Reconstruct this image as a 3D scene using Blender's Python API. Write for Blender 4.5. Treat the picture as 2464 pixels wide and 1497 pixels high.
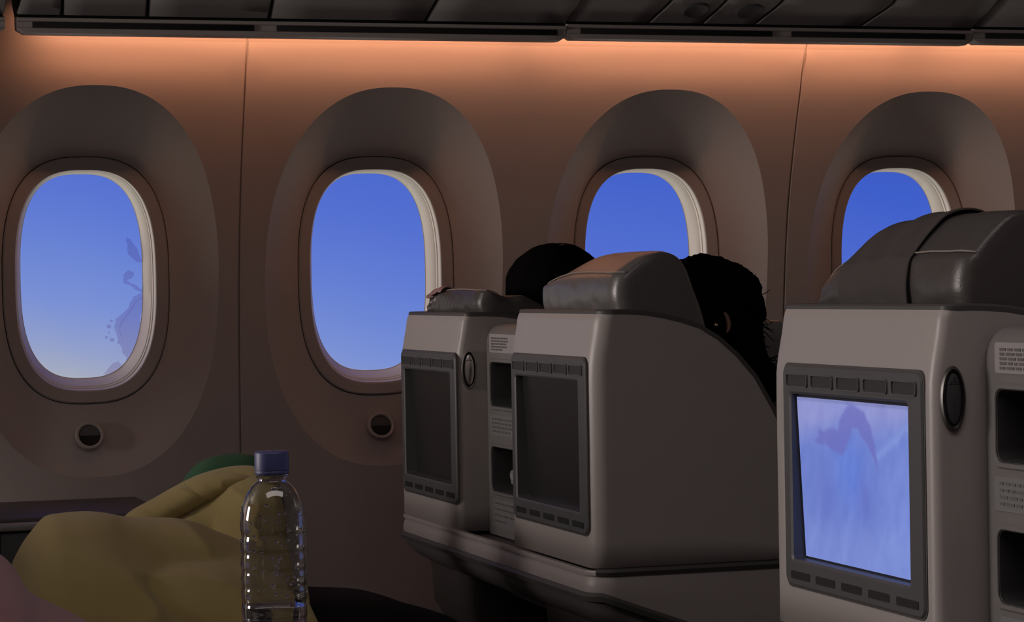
import bpy, bmesh, math, random
from mathutils import Vector, Matrix, noise
for o in list(bpy.data.objects): bpy.data.objects.remove(o)
random.seed(7)
PI = math.pi
sc = bpy.context.scene
COL = sc.collection

# ------------------------------------------------------------------ camera
FPX, YAW, PIT, ROL = 5981.0, .3072, -.0093, -.0176
CAM = Vector((0, 0, 1.15))
_F = Vector((math.sin(YAW)*math.cos(PIT), math.cos(YAW)*math.cos(PIT), math.sin(PIT)))
_R = Vector((math.cos(YAW), -math.sin(YAW), 0))
_U = _R.cross(_F)
_R, _U = math.cos(ROL)*_R+math.sin(ROL)*_U, -math.sin(ROL)*_R+math.cos(ROL)*_U
cd = bpy.data.cameras.new('camera'); cam = bpy.data.objects.new('camera', cd); COL.objects.link(cam)
cd.sensor_fit = 'HORIZONTAL'; cd.sensor_width = 36; cd.lens = 36*FPX/2464
cd.clip_start = .05; cd.clip_end = 500
m3 = Matrix((_R, _U, -_F)).transposed()
cam.matrix_world = Matrix.Translation(CAM) @ m3.to_4x4()
sc.camera = cam
def atY(px, py, Y):
    d = _F+_R*((px-1232)/FPX)-_U*((py-748.5)/FPX)
    return CAM+d*(Y/d.y)

# ------------------------------------------------------------------ view
sc.view_settings.view_transform = 'Standard'; sc.view_settings.look = 'None'
sc.view_settings.gamma = 1; sc.view_settings.use_curve_mapping = False
sc.view_settings.exposure = 0
sc.cycles.max_bounces = 12; sc.cycles.transparent_max_bounces = 24
sc.cycles.use_denoising = True
sc.cycles.sample_clamp_indirect = 4

# ------------------------------------------------------------------ sky seen through the windows
def lin(r, g, b):
    f = lambda c: (c/255/12.92 if c/255 <= .04045 else ((c/255+.055)/1.055)**2.4)
    return (f(r), f(g), f(b), 1)
w = bpy.data.worlds.new('sky'); sc.world = w; w.use_nodes = True
nt = w.node_tree; N = nt.nodes; L = nt.links; N.clear()
def math_node(op, a, b=None):
    n = N.new('ShaderNodeMath'); n.operation = op
    for i, v in enumerate((a, b)):
        if v is None: continue
        if isinstance(v, (int, float)): n.inputs[i].default_value = v
        else: L.new(v, n.inputs[i])
    return n.outputs[0]
tc = N.new('ShaderNodeTexCoord'); sx = N.new('ShaderNodeSeparateXYZ'); L.new(tc.outputs['Generated'], sx.inputs[0])
az = math_node('ARCTAN2', sx.outputs[0], sx.outputs[1])
el = math_node('ARCSINE', sx.outputs[2])
nz = N.new('ShaderNodeTexNoise'); nz.inputs['Scale'].default_value = 22; nz.inputs['Detail'].default_value = 4
L.new(tc.outputs['Generated'], nz.inputs['Vector'])
wob = math_node('MULTIPLY', math_node('SUBTRACT', nz.outputs[0], .5), .012)
t = math_node('ADD', math_node('ADD', el, math_node('MULTIPLY', math_node('SUBTRACT', az, .138), .2)), wob)
tt = math_node('DIVIDE', math_node('ADD', t, .30), .5)      # t in -.30 .. .20
cr = N.new('ShaderNodeValToRGB'); L.new(tt, cr.inputs[0])
stops = [(-.20, lin(222, 214, 205)), (-.07, lin(186, 186, 192)), (-.034, lin(168, 174, 192)), (-.022, lin(146, 160, 204)),
         (-.004, lin(122, 145, 214)), (.022, lin(101, 128, 213)), (.05, lin(85, 113, 210)), (.10, lin(63, 95, 203)), (.19, lin(40, 66, 160))]
e = cr.color_ramp.elements
while len(e) < len(stops): e.new(.5)
for k, (p, c) in enumerate(stops):
    e[k].position = (p+.30)/.5; e[k].color = c
bg = N.new('ShaderNodeBackground'); L.new(cr.outputs[0], bg.inputs[0])
# brighter, warm glow aft of the aircraft (low sun behind the haze)
gl = N.new('ShaderNodeMapRange'); gl.interpolation_type = 'SMOOTHSTEP'
L.new(az, gl.inputs[0]); gl.inputs[1].default_value = -.15; gl.inputs[2].default_value = -1.3
gl.inputs[3].default_value = 0; gl.inputs[4].default_value = 1.35
gc = N.new('ShaderNodeBackground'); gc.inputs[0].default_value = (1.0, .86, .68, 1); L.new(gl.outputs[0], gc.inputs[1])
ad = N.new('ShaderNodeAddShader'); L.new(bg.outputs[0], ad.inputs[0]); L.new(gc.outputs[0], ad.inputs[1])
wo = N.new('ShaderNodeOutputWorld'); L.new(ad.outputs[0], wo.inputs[0])

# ------------------------------------------------------------------ cabin lamps and an added aft fill
def area(name, loc, direction, sx_, sy_, power, col, spread=PI):
    d = bpy.data.lights.new(name, 'AREA'); d.shape = 'RECTANGLE'; d.size = sx_; d.size_y = sy_
    d.energy = power; d.color = col; d.spread = spread
    o = bpy.data.objects.new(name, d); COL.objects.link(o); o.location = loc
    z = -Vector(direction).normalized(); x = Vector((1, 0, 0)) if abs(z.x) < .9 else Vector((0, 1, 0))
    y = z.cross(x).normalized(); x = y.cross(z)
    o.rotation_euler = Matrix((x, y, z)).transposed().to_euler()
    return o
MODS = [(-1.2, .512), (.535, 1.6215), (1.6235, 2.5305), (2.5325, 3.7)]
COVE = [(.60, 1.61, 1.0), (1.63, 2.52, 1.0), (2.545, 3.6, 1.0)]
for a, b, k in COVE:
    area('cove_lamp', ((a+b)/2, 4.912, 1.693), (0, 1, -.05), b-a, .008, 1.48*k*(b-a), (1, .43, .23), 2.6)
area('aft_fill_lamp', (-2.85, 4.0, 1.5), (1, 0, 0), .8, 1.0, 62.0, (1, .89, .84))  # unseen fill added to light the seat backs from aft
area('aisle_ceiling_lamp', (.6, 1.6, 2.26), (0, 0, -1), 1.8, .5, 7.4, (1, .87, .86))

# ------------------------------------------------------------------ materials
def mat(name, col, rough=.5, metal=0, spec=.5, bump=None, var=0, vscale=8, coat=0, sheen=0):
    m = bpy.data.materials.new(name); m.use_nodes = True
    n = m.node_tree.nodes; l = m.node_tree.links; p = n['Principled BSDF']
    p.inputs['Base Color'].default_value = (*col, 1); p.inputs['Roughness'].default_value = rough
    p.inputs['Metallic'].default_value = metal; p.inputs['Specular IOR Level'].default_value = spec
    p.inputs['Coat Weight'].default_value = coat; p.inputs['Sheen Weight'].default_value = sheen
    if var or bump:
        t = n.new('ShaderNodeTexCoord')
    if var:
        a = n.new('ShaderNodeTexNoise'); a.inputs['Scale'].default_value = vscale; a.inputs['Detail'].default_value = 4
        l.new(t.outputs['Object'], a.inputs['Vector'])
        mx = n.new('ShaderNodeMix'); mx.data_type = 'RGBA'
        mx.inputs[6].default_value = (*[c*(1-var) for c in col], 1); mx.inputs[7].default_value = (*[c*(1+var) for c in col], 1)
        l.new(a.outputs[0], mx.inputs[0]); l.new(mx.outputs[2], p.inputs['Base Color'])
    if bump:
        b = n.new('ShaderNodeTexNoise'); b.inputs['Scale'].default_value = bump[0]; b.inputs['Detail'].default_value = 3
        l.new(t.outputs['Object'], b.inputs['Vector'])
        bp = n.new('ShaderNodeBump'); bp.inputs['Strength'].default_value = bump[1]; bp.inputs['Distance'].default_value = .001
        l.new(b.outputs[0], bp.inputs['Height']); l.new(bp.outputs[0], p.inputs['Normal'])
    return m
M = {}
M['wall'] = mat('sidewall_plastic', (.50, .44, .41), .55, bump=(900, .25), var=.03)
M['bezel'] = mat('window_bezel_plastic', (.42, .38, .36), .5, bump=(900, .15))
M['reveal'] = mat('window_reveal_plastic', (.76, .735, .69), .5)
M['seal'] = mat('window_seal', (.45, .44, .42), .5)
M['bin'] = mat('bin_plastic', (.27, .25, .245), .45, bump=(700, .2))
M['rail'] = mat('bin_rail', (.40, .35, .33), .4)
M['black'] = mat('black_gap', (.008, .008, .008), .8)
M['shell'] = mat('champagne_shell', (.40, .365, .345), .38, bump=(1600, .12), spec=.55, var=.03)
M['trim'] = mat('dark_rubber_trim', (.07, .066, .064), .5)
M['frame'] = mat('monitor_frame', (.090, .089, .092), .42, bump=(1500, .2))
M['screen_off'] = mat('dark_glass_screen', (.028, .026, .027), .28, bump=(900, .05))
M['slot_rim'] = mat('slot_rim', (.105, .105, .107), .4)
M['slot'] = mat('speaker_mesh', (.03, .03, .03), .8)
M['mesh'] = mat('speaker_grille', (.035, .035, .036), .6, bump=(2500, .6))
M['leather'] = mat('dark_leather', (.068, .060, .057), .36, bump=(420, .25), var=.06)
M['leather_light'] = mat('grey_leather', (.125, .117, .113), .3, bump=(420, .25), var=.06)
M['cloth'] = mat('headrest_cloth', (.058, .048, .045), .8, bump=(1500, .4))
M['cloth_pink'] = mat('dusky_pink_cloth', (.34, .21, .21), .8, bump=(1500, .4))
M['piping'] = mat('piping', (.30, .26, .235), .5)
M['metal'] = mat('hook_metal_lit', (.62, .58, .55), .30, metal=1)  # far hook's bright reflections put into a lighter metal colour
M['metal_dim'] = mat('hook_metal_dim', (.16, .155, .15), .42, metal=1)
M['hook'] = mat('coat_hook', (.05, .05, .052), .35)
M['console'] = mat('console_plastic', (.175, .165, .16), .42, bump=(1500, .15))
M['base'] = mat('seat_base_plastic', (.36, .325, .31), .42, bump=(1500, .12))
M['skirt'] = mat('seat_skirt_plastic', (.10, .092, .09), .5)
M['label'] = mat('placard', (.34, .315, .31), .5)
M['label_grey'] = mat('grey_placard', (.19, .185, .185), .5)
M['ink'] = mat('placard_ink', (.13, .12, .115), .7)
M['red'] = mat('red_ink', (.55, .12, .10), .6)
M['floor'] = mat('carpet', (.05, .05, .06), .95, bump=(600, .5))
M['ceiling'] = mat('ceiling_panel', (.42, .40, .39), .6)
M['yellow'] = mat('yellow_blanket', (.40, .31, .115), .85, bump=(1400, .6), var=.06, sheen=.2)
M['pink'] = mat('pink_blanket', (.36, .20, .21), .9, bump=(900, .8), var=.06, sheen=.2)
M['green'] = mat('green_cloth', (.045, .13, .065), .85, bump=(1400, .5))
M['ottoman'] = mat('black_upholstery', (.012, .012, .0125), .8, spec=.1, bump=(700, .4))
M['cap'] = mat('navy_cap', (.05, .058, .17), .45)
M['hair'] = mat('black_hair', (.005, .0045, .0045), .95, spec=.0, bump=(300, .5))
M['skin'] = mat('skin', (.22, .11, .075), .5, bump=(300, .2))
M['shirt'] = mat('dark_top', (.03, .024, .025), .85, bump=(400, .7))
M['gold'] = mat('earring_metal', (.75, .62, .42), .25, metal=1)
M['wrap'] = mat('clear_wrapper', (.30, .30, .30), .2, spec=.8)

def glass_mat(name, tint, film, rough=.0, haze=0.0, hazecol=(1, 1, 1)):
    m = bpy.data.materials.new(name); m.use_nodes = True
    n = m.node_tree.nodes; l = m.node_tree.links; n.clear()
    tr = n.new('ShaderNodeBsdfTransparent'); tr.inputs[0].default_value = (*tint, 1)
    gl_ = n.new('ShaderNodeBsdfGlossy'); gl_.inputs['Roughness'].default_value = rough
    fr = n.new('ShaderNodeFresnel'); fr.inputs[0].default_value = film
    mx = n.new('ShaderNodeMixShader'); l.new(fr.outputs[0], mx.inputs[0]); l.new(tr.outputs[0], mx.inputs[1]); l.new(gl_.outputs[0], mx.inputs[2])
    out = n.new('ShaderNodeOutputMaterial'); src = mx.outputs[0]
    if haze:
        df = n.new('ShaderNodeBsdfDiffuse'); df.inputs[0].default_value = (*hazecol, 1)
        m2 = n.new('ShaderNodeMixShader'); m2.inputs[0].default_value = haze
        l.new(src, m2.inputs[1]); l.new(df.outputs[0], m2.inputs[2]); src = m2.outputs[0]
    l.new(src, out.inputs[0])
    return m
M['pane'] = glass_mat('window_glass', (.99, .99, .99), 1.22)
M['frost'] = glass_mat('frost_film', (.82, .74, .84), 1.1, haze=.06, hazecol=(.6, .5, .6))
M['frost_edge'] = glass_mat('frost_rim', (.97, .95, 1), 1.1, haze=.12, hazecol=(.9, .9, 1))
m = bpy.data.materials.new('clear_plastic'); m.use_nodes = True
p = m.node_tree.nodes['Principled BSDF']; p.inputs['Transmission Weight'].default_value = 1; p.inputs['Roughness'].default_value = .02; p.inputs['IOR'].default_value = 1.5
M['pet'] = m
m = bpy.data.materials.new('water'); m.use_nodes = True
p = m.node_tree.nodes['Principled BSDF']; p.inputs['Transmission Weight'].default_value = 1; p.inputs['Roughness'].default_value = 0; p.inputs['IOR'].default_value = 1.33
M['water'] = m

# ------------------------------------------------------------------ mesh helpers
def tag(o, label=None, cat=None, group=None, kind=None):
    if label: o['label'] = label
    if cat: o['category'] = cat
    if group: o['group'] = group
    if kind: o['kind'] = kind
    return o
def empty(name, loc, label=None, cat=None, group=None, kind=None):
    o = bpy.data.objects.new(name, None); COL.objects.link(o); o.location = loc; o.empty_display_size = .05
    return tag(o, label, cat, group, kind)
def link(name, me, material, parent=None, angle=35):
    me.validate(); me.update()
    for p_ in me.polygons: p_.use_smooth = True
    if angle is not None: me.set_sharp_from_angle(angle=math.radians(angle))
    o = bpy.data.objects.new(name, me); COL.objects.link(o)
    if material is not None: me.materials.append(M[material] if isinstance(material, str) else material)
    if parent is not None: o.parent = parent
    return o
def wloc(o):
    v = Vector((0, 0, 0))
    while o is not None: v += o.location; o = o.parent
    return v
class MB:
    """collects world-space geometry; build() links it as one mesh object whose origin sits at its parent"""
    def __init__(s): s.v = []; s.f = []
    def add(s, vs, fs):
        b = len(s.v); s.v += [Vector(x) for x in vs]; s.f += [[i+b for i in f] for f in fs]
    def loops(s, loops, closed=True, cap0=False, cap1=False, flip=False):
        n = len(loops[0]); vs = [p for lp in loops for p in lp]; fs = []
        for a in range(len(loops)-1):
            for k in range(n if closed else n-1):
                k2 = (k+1) % n
                q = [a*n+k, a*n+k2, (a+1)*n+k2, (a+1)*n+k]
                fs.append(q[::-1] if flip else q)
        if cap0: q = list(range(n)); fs.append(q if flip else q[::-1])
        if cap1: q = [(len(loops)-1)*n+k for k in range(n)]; fs.append(q[::-1] if flip else q)
        s.add(vs, fs)
    def box(s, lo, hi, bev=0, seg=2):
        bm = bmesh.new(); bmesh.ops.create_cube(bm, size=1)
        for v in bm.verts:
            v.co = Vector([(lo[i]+hi[i])/2+v.co[i]*(hi[i]-lo[i]) for i in range(3)])
        if bev: bmesh.ops.bevel(bm, geom=bm.edges[:], offset=bev, segments=seg, affect='EDGES', profile=.5)
        bm.verts.index_update()
        s.add([v.co.copy() for v in bm.verts], [[v.index for v in f.verts] for f in bm.faces]); bm.free()
    def tube(s, path, r, n=8, closed=False, cap=True):
        path = [Vector(p_) for p_ in path]; k = len(path); lp = []
        up = Vector((0, 0, 1)); prev = None
        for i in range(k):
            a = path[(i-1) % k] if (closed or i > 0) else path[i]; b = path[(i+1) % k] if (closed or i < k-1) else path[i]
            t_ = (b-a).normalized() if (b-a).length > 1e-9 else Vector((0, 0, 1))
            if prev is None:
                x = t_.cross(up)
                if x.length < .1: x = t_.cross(Vector((1, 0, 0)))
            else: x = prev-t_*prev.dot(t_)
            x.normalize(); prev = x; y = t_.cross(x)
            rr = r[i] if isinstance(r, (list, tuple)) else r
            lp.append([path[i]+(x*math.cos(2*PI*j/n)+y*math.sin(2*PI*j/n))*rr for j in range(n)])
        if closed: lp.append(lp[0])
        s.loops(lp, cap0=cap and not closed, cap1=cap and not closed, flip=True)
    def lathe(s, prof, org, ax=(0, 0, 1), n=48, cap0=True, cap1=True):
        z = Vector(ax).normalized(); x = z.orthogonal().normalized(); y = z.cross(x); org = Vector(org)
        s.loops([[org+z*h+(x*math.cos(2*PI*k/n)+y*math.sin(2*PI*k/n))*r for k in range(n)] for r, h in prof], cap0=cap0, cap1=cap1)
    def sphere(s, c, rx, ry=None, rz=None, sub=2):
        bm = bmesh.new(); bmesh.ops.create_icosphere(bm, subdivisions=sub, radius=1)
        ry = rx if ry is None else ry; rz = rx if rz is None else rz; bm.verts.index_update()
        s.add([Vector(c)+Vector((v.co.x*rx, v.co.y*ry, v.co.z*rz)) for v in bm.verts], [[v.index for v in f.verts] for f in bm.faces]); bm.free()
    def build(s, name, material, parent=None, angle=35, fix=False):
        off = wloc(parent) if parent is not None else Vector((0, 0, 0))
        me = bpy.data.meshes.new(name); me.from_pydata([v-off for v in s.v], [], s.f)
        if fix:
            bm = bmesh.new(); bm.from_mesh(me); bmesh.ops.recalc_face_normals(bm, faces=bm.faces[:]); bm.to_mesh(me); bm.free()
        return link(name, me, material, parent, angle)
def centre(o):
    """move a parentless mesh's origin to the middle of its base"""
    vs = [v.co for v in o.data.vertices]
    c = Vector(((min(v.x for v in vs)+max(v.x for v in vs))/2, (min(v.y for v in vs)+max(v.y for v in vs))/2, min(v.z for v in vs)))
    o.data.transform(Matrix.Translation(-c)); o.location = c
    return o
def sub(o, lv=1):
    md = o.modifiers.new('subdivision', 'SUBSURF'); md.levels = lv; md.render_levels = lv; return o
def crspline(pts, n):
    """Catmull-Rom through pts (tuples), n samples per span"""
    P = [Vector(p_) for p_ in pts]; out = []
    for i in range(len(P)-1):
        p0 = P[max(i-1, 0)]; p1 = P[i]; p2 = P[i+1]; p3 = P[min(i+2, len(P)-1)]
        for k in range(n):
            t_ = k/n
            out.append(.5*((2*p1)+(p2-p0)*t_+(2*p0-5*p1+4*p2-p3)*t_*t_+(3*p1-p0-3*p2+p3)*t_**3))
    out.append(P[-1]); return out
def interp(pts, x):
    if x <= pts[0][0]: return pts[0][1]
    for (a, fa), (b, fb) in zip(pts, pts[1:]):
        if x <= b: return fa+(fb-fa)*(x-a)/(b-a)
    return pts[-1][1]
def sstep(a, b, x):
    t_ = max(0, min(1, (x-a)/(b-a))); return t_*t_*(3-2*t_)
def selli(hw, hh, n, k=96):
    out = []
    for i in range(k):
        a = 2*PI*i/k; c, s_ = math.cos(a), math.sin(a)
        out.append((hw*math.copysign(abs(c)**(2/n), c), hh*math.copysign(abs(s_)**(2/n), s_)))
    return out
def rrect(w_, h_, r, n=6):
    out = []
    for cx, cy, a0 in ((w_/2-r, h_/2-r, 0), (-w_/2+r, h_/2-r, PI/2), (-w_/2+r, -h_/2+r, PI), (w_/2-r, -h_/2+r, 1.5*PI)):
        for i in range(n+1):
            a = a0+PI/2*i/n; out.append((cx+r*math.cos(a), cy+r*math.sin(a)))
    return out

# ================================================================== SETTING
S, X0 = .62, .718
YW = 5.177                                   # plane of the window bezels
_prof = [(z, y) for z, y in ((2.30, 4.30), (2.0, 4.70), (1.80, 4.88), (1.66, 4.990), (1.574, 5.021), (1.45, 5.063), (1.3, 5.102), (1.1, 5.130), (.9, 5.137), (.75, 5.136), (.5, 5.115), (.25, 5.075), (0, 5.03))]
_pz = [tuple(v)[:2] for v in crspline([(z, y, 0) for z, y in _prof[::-1]], 10)]
def prof(z): return interp(_pz, z)
OV_HW, OV_HH, OV_N, OV_Z = .261, .399, 2.32, 1.174     # big oval recess
RG_HW, RG_HH, RG_Z = .173, .257, 1.181                # bezel outside
OP_HW, OP_HH = .1444, .228                            # bezel opening
GL_HW, GL_HH, GL_Z, GL_D = .127, .2135, 1.1905, .064
NP = 128
# cell boundary ring that matches the angle of the ovals
def rect_ring(z0, z1, hw):
    out = []
    for x, z in selli(OV_HW, OV_HH, OV_N, NP):
        dx, dz = x/OV_HW, z/OV_HH
        k = 1e9
        if abs(x) > 1e-9: k = min(k, hw/abs(x))
        if z > 1e-9: k = min(k, (z1-OV_Z)/z)
        if z < -1e-9: k = min(k, (z0-OV_Z)/z)
        out.append((x*k, z*k))
    # snap the ring vertices nearest to each corner onto the corner
    for cx, cz in ((hw, z1-OV_Z), (-hw, z1-OV_Z), (-hw, z0-OV_Z), (hw, z0-OV_Z)):
        j = min(range(NP), key=lambda i: (out[i][0]-cx)**2+(out[i][1]-cz)**2); out[j] = (cx, cz)
    return out
def wall_cell(mb, xc, gl_, gr_):
    oval = [(x+.006, z) for x, z in selli(OV_HW, OV_HH, OV_N, NP)]; rect = rect_ring(.70, 1.66, .31)
    rect = [((.31-gr_) if x > .3099 else (-.31+gl_) if x < -.3099 else x, z) for x, z in rect]
    loops = []
    for k in range(0, 7):
        t_ = k/6; loops.append([(xc+a[0]*(1-t_)+b[0]*t_, OV_Z+a[1]*(1-t_)+b[1]*t_) for a, b in zip(rect, oval)])
    L3 = [[Vector((x, prof(z), z)) for x, z in lp] for lp in loops]
    ring = selli(RG_HW, RG_HH, 2.75, NP); ov3 = L3[-1]
    rg = [Vector((xc+x, YW-.004, RG_Z+z)) for x, z in ring]
    for t_ in (.06, .2, .4, .6, .8, 1):
        L3.append([a.lerp(b, t_)+Vector((0, .008*math.sin(PI*t_), 0)) for a, b in zip(ov3, rg)])
    L3.append([Vector((xc+x*.99, YW+.012, RG_Z+z*.99)) for x, z in ring])
    mb.loops(L3, flip=True)
    # strips below and above the cell (same x range)
    xa, xb = xc-.31+gl_, xc+.31-gr_
    for z0, z1, n in ((0.0, .70, 14), (1.66, 2.30, 14)):
        zs = [z0+(z1-z0)*i/n for i in range(n+1)]
        xs = [xa+(xb-xa)*i/6 for i in range(7)]
        mb.loops([[Vector((x, prof(z), z)) for x in xs] for z in zs], closed=False)
def rolled_edge(mb, x, sgn):
    zs = [2.3*i/60 for i in range(61)]
    mb.loops([[Vector((x+sgn*dx, prof(z)+dy, z)) for z in zs] for dx, dy in ((0, 0), (.0012, .0006), (.002, .002), (.0022, .012))], closed=False, flip=sgn < 0)
for k0, cells in enumerate(((-1, 0), (1, 2), (3, 4))):
    mb = MB()
    for c in cells: wall_cell(mb, X0+c*S, .0035 if c == cells[0] else 0, .0035 if c == cells[-1] else 0)
    rolled_edge(mb, X0+cells[0]*S-.31+.0035, -1); rolled_edge(mb, X0+cells[-1]*S+.31-.0035, 1)
    o = mb.build('wall_outer', 'wall', angle=17); o['kind'] = 'structure'
mb = MB()                                     # dark structure behind the panel joints
for xs in (X0-1.5*S, X0+.5*S, X0+2.5*S, X0+4.5*S):
    zs = [2.28*i/30+.01 for i in range(31)]
    mb.loops([[Vector((xs+dx, prof(z)+.007, z)) for z in zs] for dx in (-.012, .012)], closed=False)
mb.build('trim_1', 'wall')['kind'] = 'structure'
# fuselage skin outside the window band keeps daylight to the panes
def ring_plate(mb, outer, inner): mb.loops([outer, inner])
for k in range(-1, 5):
    xc = X0+k*S
    vis = 0 <= k <= 3
    nm = 'window_%d' % (k+2)
    root = empty(nm, (xc, YW, RG_Z)); root['kind'] = 'structure'
    ro = selli(RG_HW*.990, RG_HH*.992, 2.75, NP); op = selli(OP_HW, OP_HH, 2.8, NP)
    def ring3(pts, y, z, s_=1.0): return [Vector((xc+x*s_, y, z+zz*s_)) for x, zz in pts]
    mb = MB(); lp = [ring3(ro, YW+.010, RG_Z), ring3(ro, YW-.004, RG_Z), ring3([(x*.985, z*.988) for x, z in ro], YW-.0065, RG_Z)]
    for t_ in (.35, .7, .9, 1):
        lp.append([a.lerp(b, t_) for a, b in zip(ring3([(x*.985, z*.988) for x, z in ro], YW-.0065, RG_Z), ring3(op, YW-.002, RG_Z, 1.012))])
    lp += [ring3(op, YW-.0005, RG_Z, 1.003), ring3(op, YW+.002, RG_Z, 1.0), ring3(op, YW+.006, RG_Z, 1.0)]
    mb.loops(lp, flip=True); mb.build('bezel', 'bezel', root, angle=28)
    # reveal: tapered sleeve from bezel to pane
    gl3 = selli(GL_HW, GL_HH, 2.8, NP)
    mb = MB(); a = ring3(op, YW+.004, RG_Z, 1.0); b = ring3(gl3, YW+GL_D, GL_Z)
    lp = [ring3(op, YW+.004, RG_Z, 1.01)]
    for t_, r in ((0, 0), (.16, -.02), (.17, -.10), (.34, -.08), (.36, -.16), (.8, -.05), (1, 0)):
        pass
    lp = [a] + [[p_.lerp(q, tr).copy() for p_, q in zip(a, b)] for tr in ()]
    def mix3(ty, tr): return [Vector((p_.x+(q.x-p_.x)*tr, p_.y+(q.y-p_.y)*ty, p_.z+(q.z-p_.z)*tr)) for p_, q in zip(a, b)]
    lp = [mix3(0, -.02), mix3(0, .0), mix3(.20, .10), mix3(.22, .20), mix3(.34, .24), mix3(.37, .34), mix3(.75, .72), mix3(1.0, .92), mix3(1.02, 1.0)]
    mb.loops(lp, flip=True); mb.build('reveal', 'reveal', root, angle=28)
    # outer skin plate around the pane
    mb = MB(); sq = [Vector((xc+x*.318/max(abs(x)/1, 1e-9) if False else xc+x, YW+.072, OV_Z+z)) for x, z in rect_ring(.55, 1.9, .31)]
    mb.loops([mix3(1.02, 1.0), sq], flip=True); mb.build('outer_skin', 'trim', root)
    # pane
    mb = MB(); g0 = ring3(gl3, YW+GL_D+.001, GL_Z, 1.03); g1 = ring3(gl3, YW+GL_D+.004, GL_Z, 1.03)
    mb.loops([g0], cap0=False); n = NP
    mb = MB(); mb.loops([ring3(gl3, YW+GL_D+.006, GL_Z, 1.02)]*1)
    mb.v = []; mb.f = []; pts = ring3(gl3, YW+GL_D+.006, GL_Z, 1.02); mb.add(pts, [list(range(NP))]); mb.build('pane', 'pane', root)
    # dimmer switch under the window, tilted with the recess
    if vis:
        c = Vector((xc-.003, 5.1475, .861)); nrm = Vector((0, -1, .36)).normalized()
        sw = MB(); sw.lathe([(.0225, -.006), (.0225, .0015), (.0240, .0032), (.0270, .0036), (.0292, .0022), (.0300, -.004)], c, nrm, 48, cap0=False, cap1=False)
        so = sw.build('dimmer_switch', 'wall', root, angle=50)
        q = MB(); q.lathe([(.0224, -.0022), (.0001, -.0022)], c, nrm, 40, False, False); q.build('switch_recess', 'trim', so)
        ux = Vector((1, 0, 0)); uz = nrm.cross(ux)*-1
        if uz.z < 0: uz = -uz
        half = [c+nrm*.0002+ux*math.cos(a_)*.0205+uz*math.sin(a_)*.0205 for a_ in [PI+PI*i/24 for i in range(25)]]
        half = [p_-uz*.001 for p_ in half]
        hb = [p_-nrm*.002 for p_ in half]; q = MB(); q.loops([hb, half], cap1=True); q.build('rocker', 'black', so)
        half = [c+nrm*.0000+ux*math.cos(a_)*.0205+uz*math.sin(a_)*.0205 for a_ in [PI*i/24 for i in range(25)]]
        hb = [p_-nrm*.002 for p_ in half]; q = MB(); q.loops([hb, half], cap1=True); q.build('rocker', 'frame', so)
    if k == 0:                               # frost film inside the left pane
        def fl(pts, mname, nm_, dy):
            base = [atY(x, y, YW+GL_D+dy) for x, y in pts]
            q = MB(); q.add(base, [list(range(len(base)))]); q.build(nm_, mname, root)
        def jag(pts, amp, n=5):
            out = []
            P = pts+[pts[0]]
            for (x1, y1), (x2, y2) in zip(P, P[1:]):
                for i in range(n):
                    t_ = i/n; x = x1+(x2-x1)*t_; y = y1+(y2-y1)*t_
                    d_ = noise.noise(Vector((x*.09, y*.09, 3)))*amp
                    out.append((x+d_, y+noise.noise(Vector((x*.09, y*.09, 9)))*amp))
            return out
        big = [(347, 702), (334, 706), (318, 722), (306, 742), (290, 760), (278, 768), (276, 790), (284, 810), (280, 822), (292, 832), (300, 856), (304, 880), (318, 868), (330, 846), (340, 800), (336, 770), (347, 730)]
        fl(jag(big, 7), 'frost', 'frost_patch', .0035)
        fl(jag([(250, 900), (262, 882), (284, 868), (292, 878), (282, 894), (262, 906)], 4), 'frost', 'frost_patch', .0034)
        fl(jag([(302, 570), (312, 574), (330, 600), (342, 628), (340, 634), (322, 626), (308, 612), (306, 590)], 4), 'frost', 'frost_patch', .0035)
        fl(jag([(296, 662), (308, 652), (322, 654), (320, 666), (306, 676), (330, 688), (346, 700), (340, 704), (318, 690), (298, 680)], 3), 'frost', 'frost_patch', .0034)
        for px, py, r in ((262, 786, 6), (256, 812, 4), (268, 772, 4), (270, 818, 6), (262, 800, 3)):
            fl([(px+r*math.cos(2*PI*i/12), py+r*.8*math.sin(2*PI*i/12)) for i in range(12)], 'frost', 'frost_patch', .0034)
        rim = [(346, 720), (338, 718), (326, 728), (316, 744), (304, 762), (292, 778), (288, 796), (296, 816)]
        q = MB(); q.tube([tuple(atY(x, y, YW+GL_D+.003)) for x, y in crspline([(a_, b_, 0) for a_, b_ in rim], 4) and [(v.x, v.y) for v in crspline([(a_, b_, 0) for a_, b_ in rim], 4)]], .0011, 6); q.build('frost_rim', 'frost_edge', root)

# two added light blockers, then the rest of the cabin shell
def slab(name, lo, hi, m): mb = MB(); mb.box(lo, hi); o = mb.build(name, m); o['kind'] = 'structure'; return o
slab('light_blocker', (-.32, 3.35, 0), (-.28, 4.85, 1.02), 'ceiling')  # unseen low panel added to shade the lower seat backs
slab('light_blocker', (-.32, 4.55, 1.02), (-.28, 5.2, 2.3), 'ceiling')  # unseen tall panel added to keep the aft fill off the window wall
slab('floor', (-3, -.8, -.05), (4.2, 5.4, 0), 'floor')
slab('ceiling', (-3, -.8, 2.3), (4.2, 4.6, 2.35), 'ceiling')
slab('wall_inner', (-3, -.85, 0), (4.2, -.8, 2.3), 'ceiling')
slab('wall_aft', (-3.05, -.8, 0), (-3, 5.4, 2.35), 'ceiling')
slab('wall_forward', (4.2, -.8, 0), (4.25, 5.4, 2.35), 'ceiling')
slab('wall_outer_aft', (-3, 5.03, 0), (X0-1.5*S, 5.3, 2.35), 'wall')
slab('wall_outer_forward', (X0+4.5*S, 5.03, 0), (4.2, 5.3, 2.35), 'wall')
mb = MB()
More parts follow.
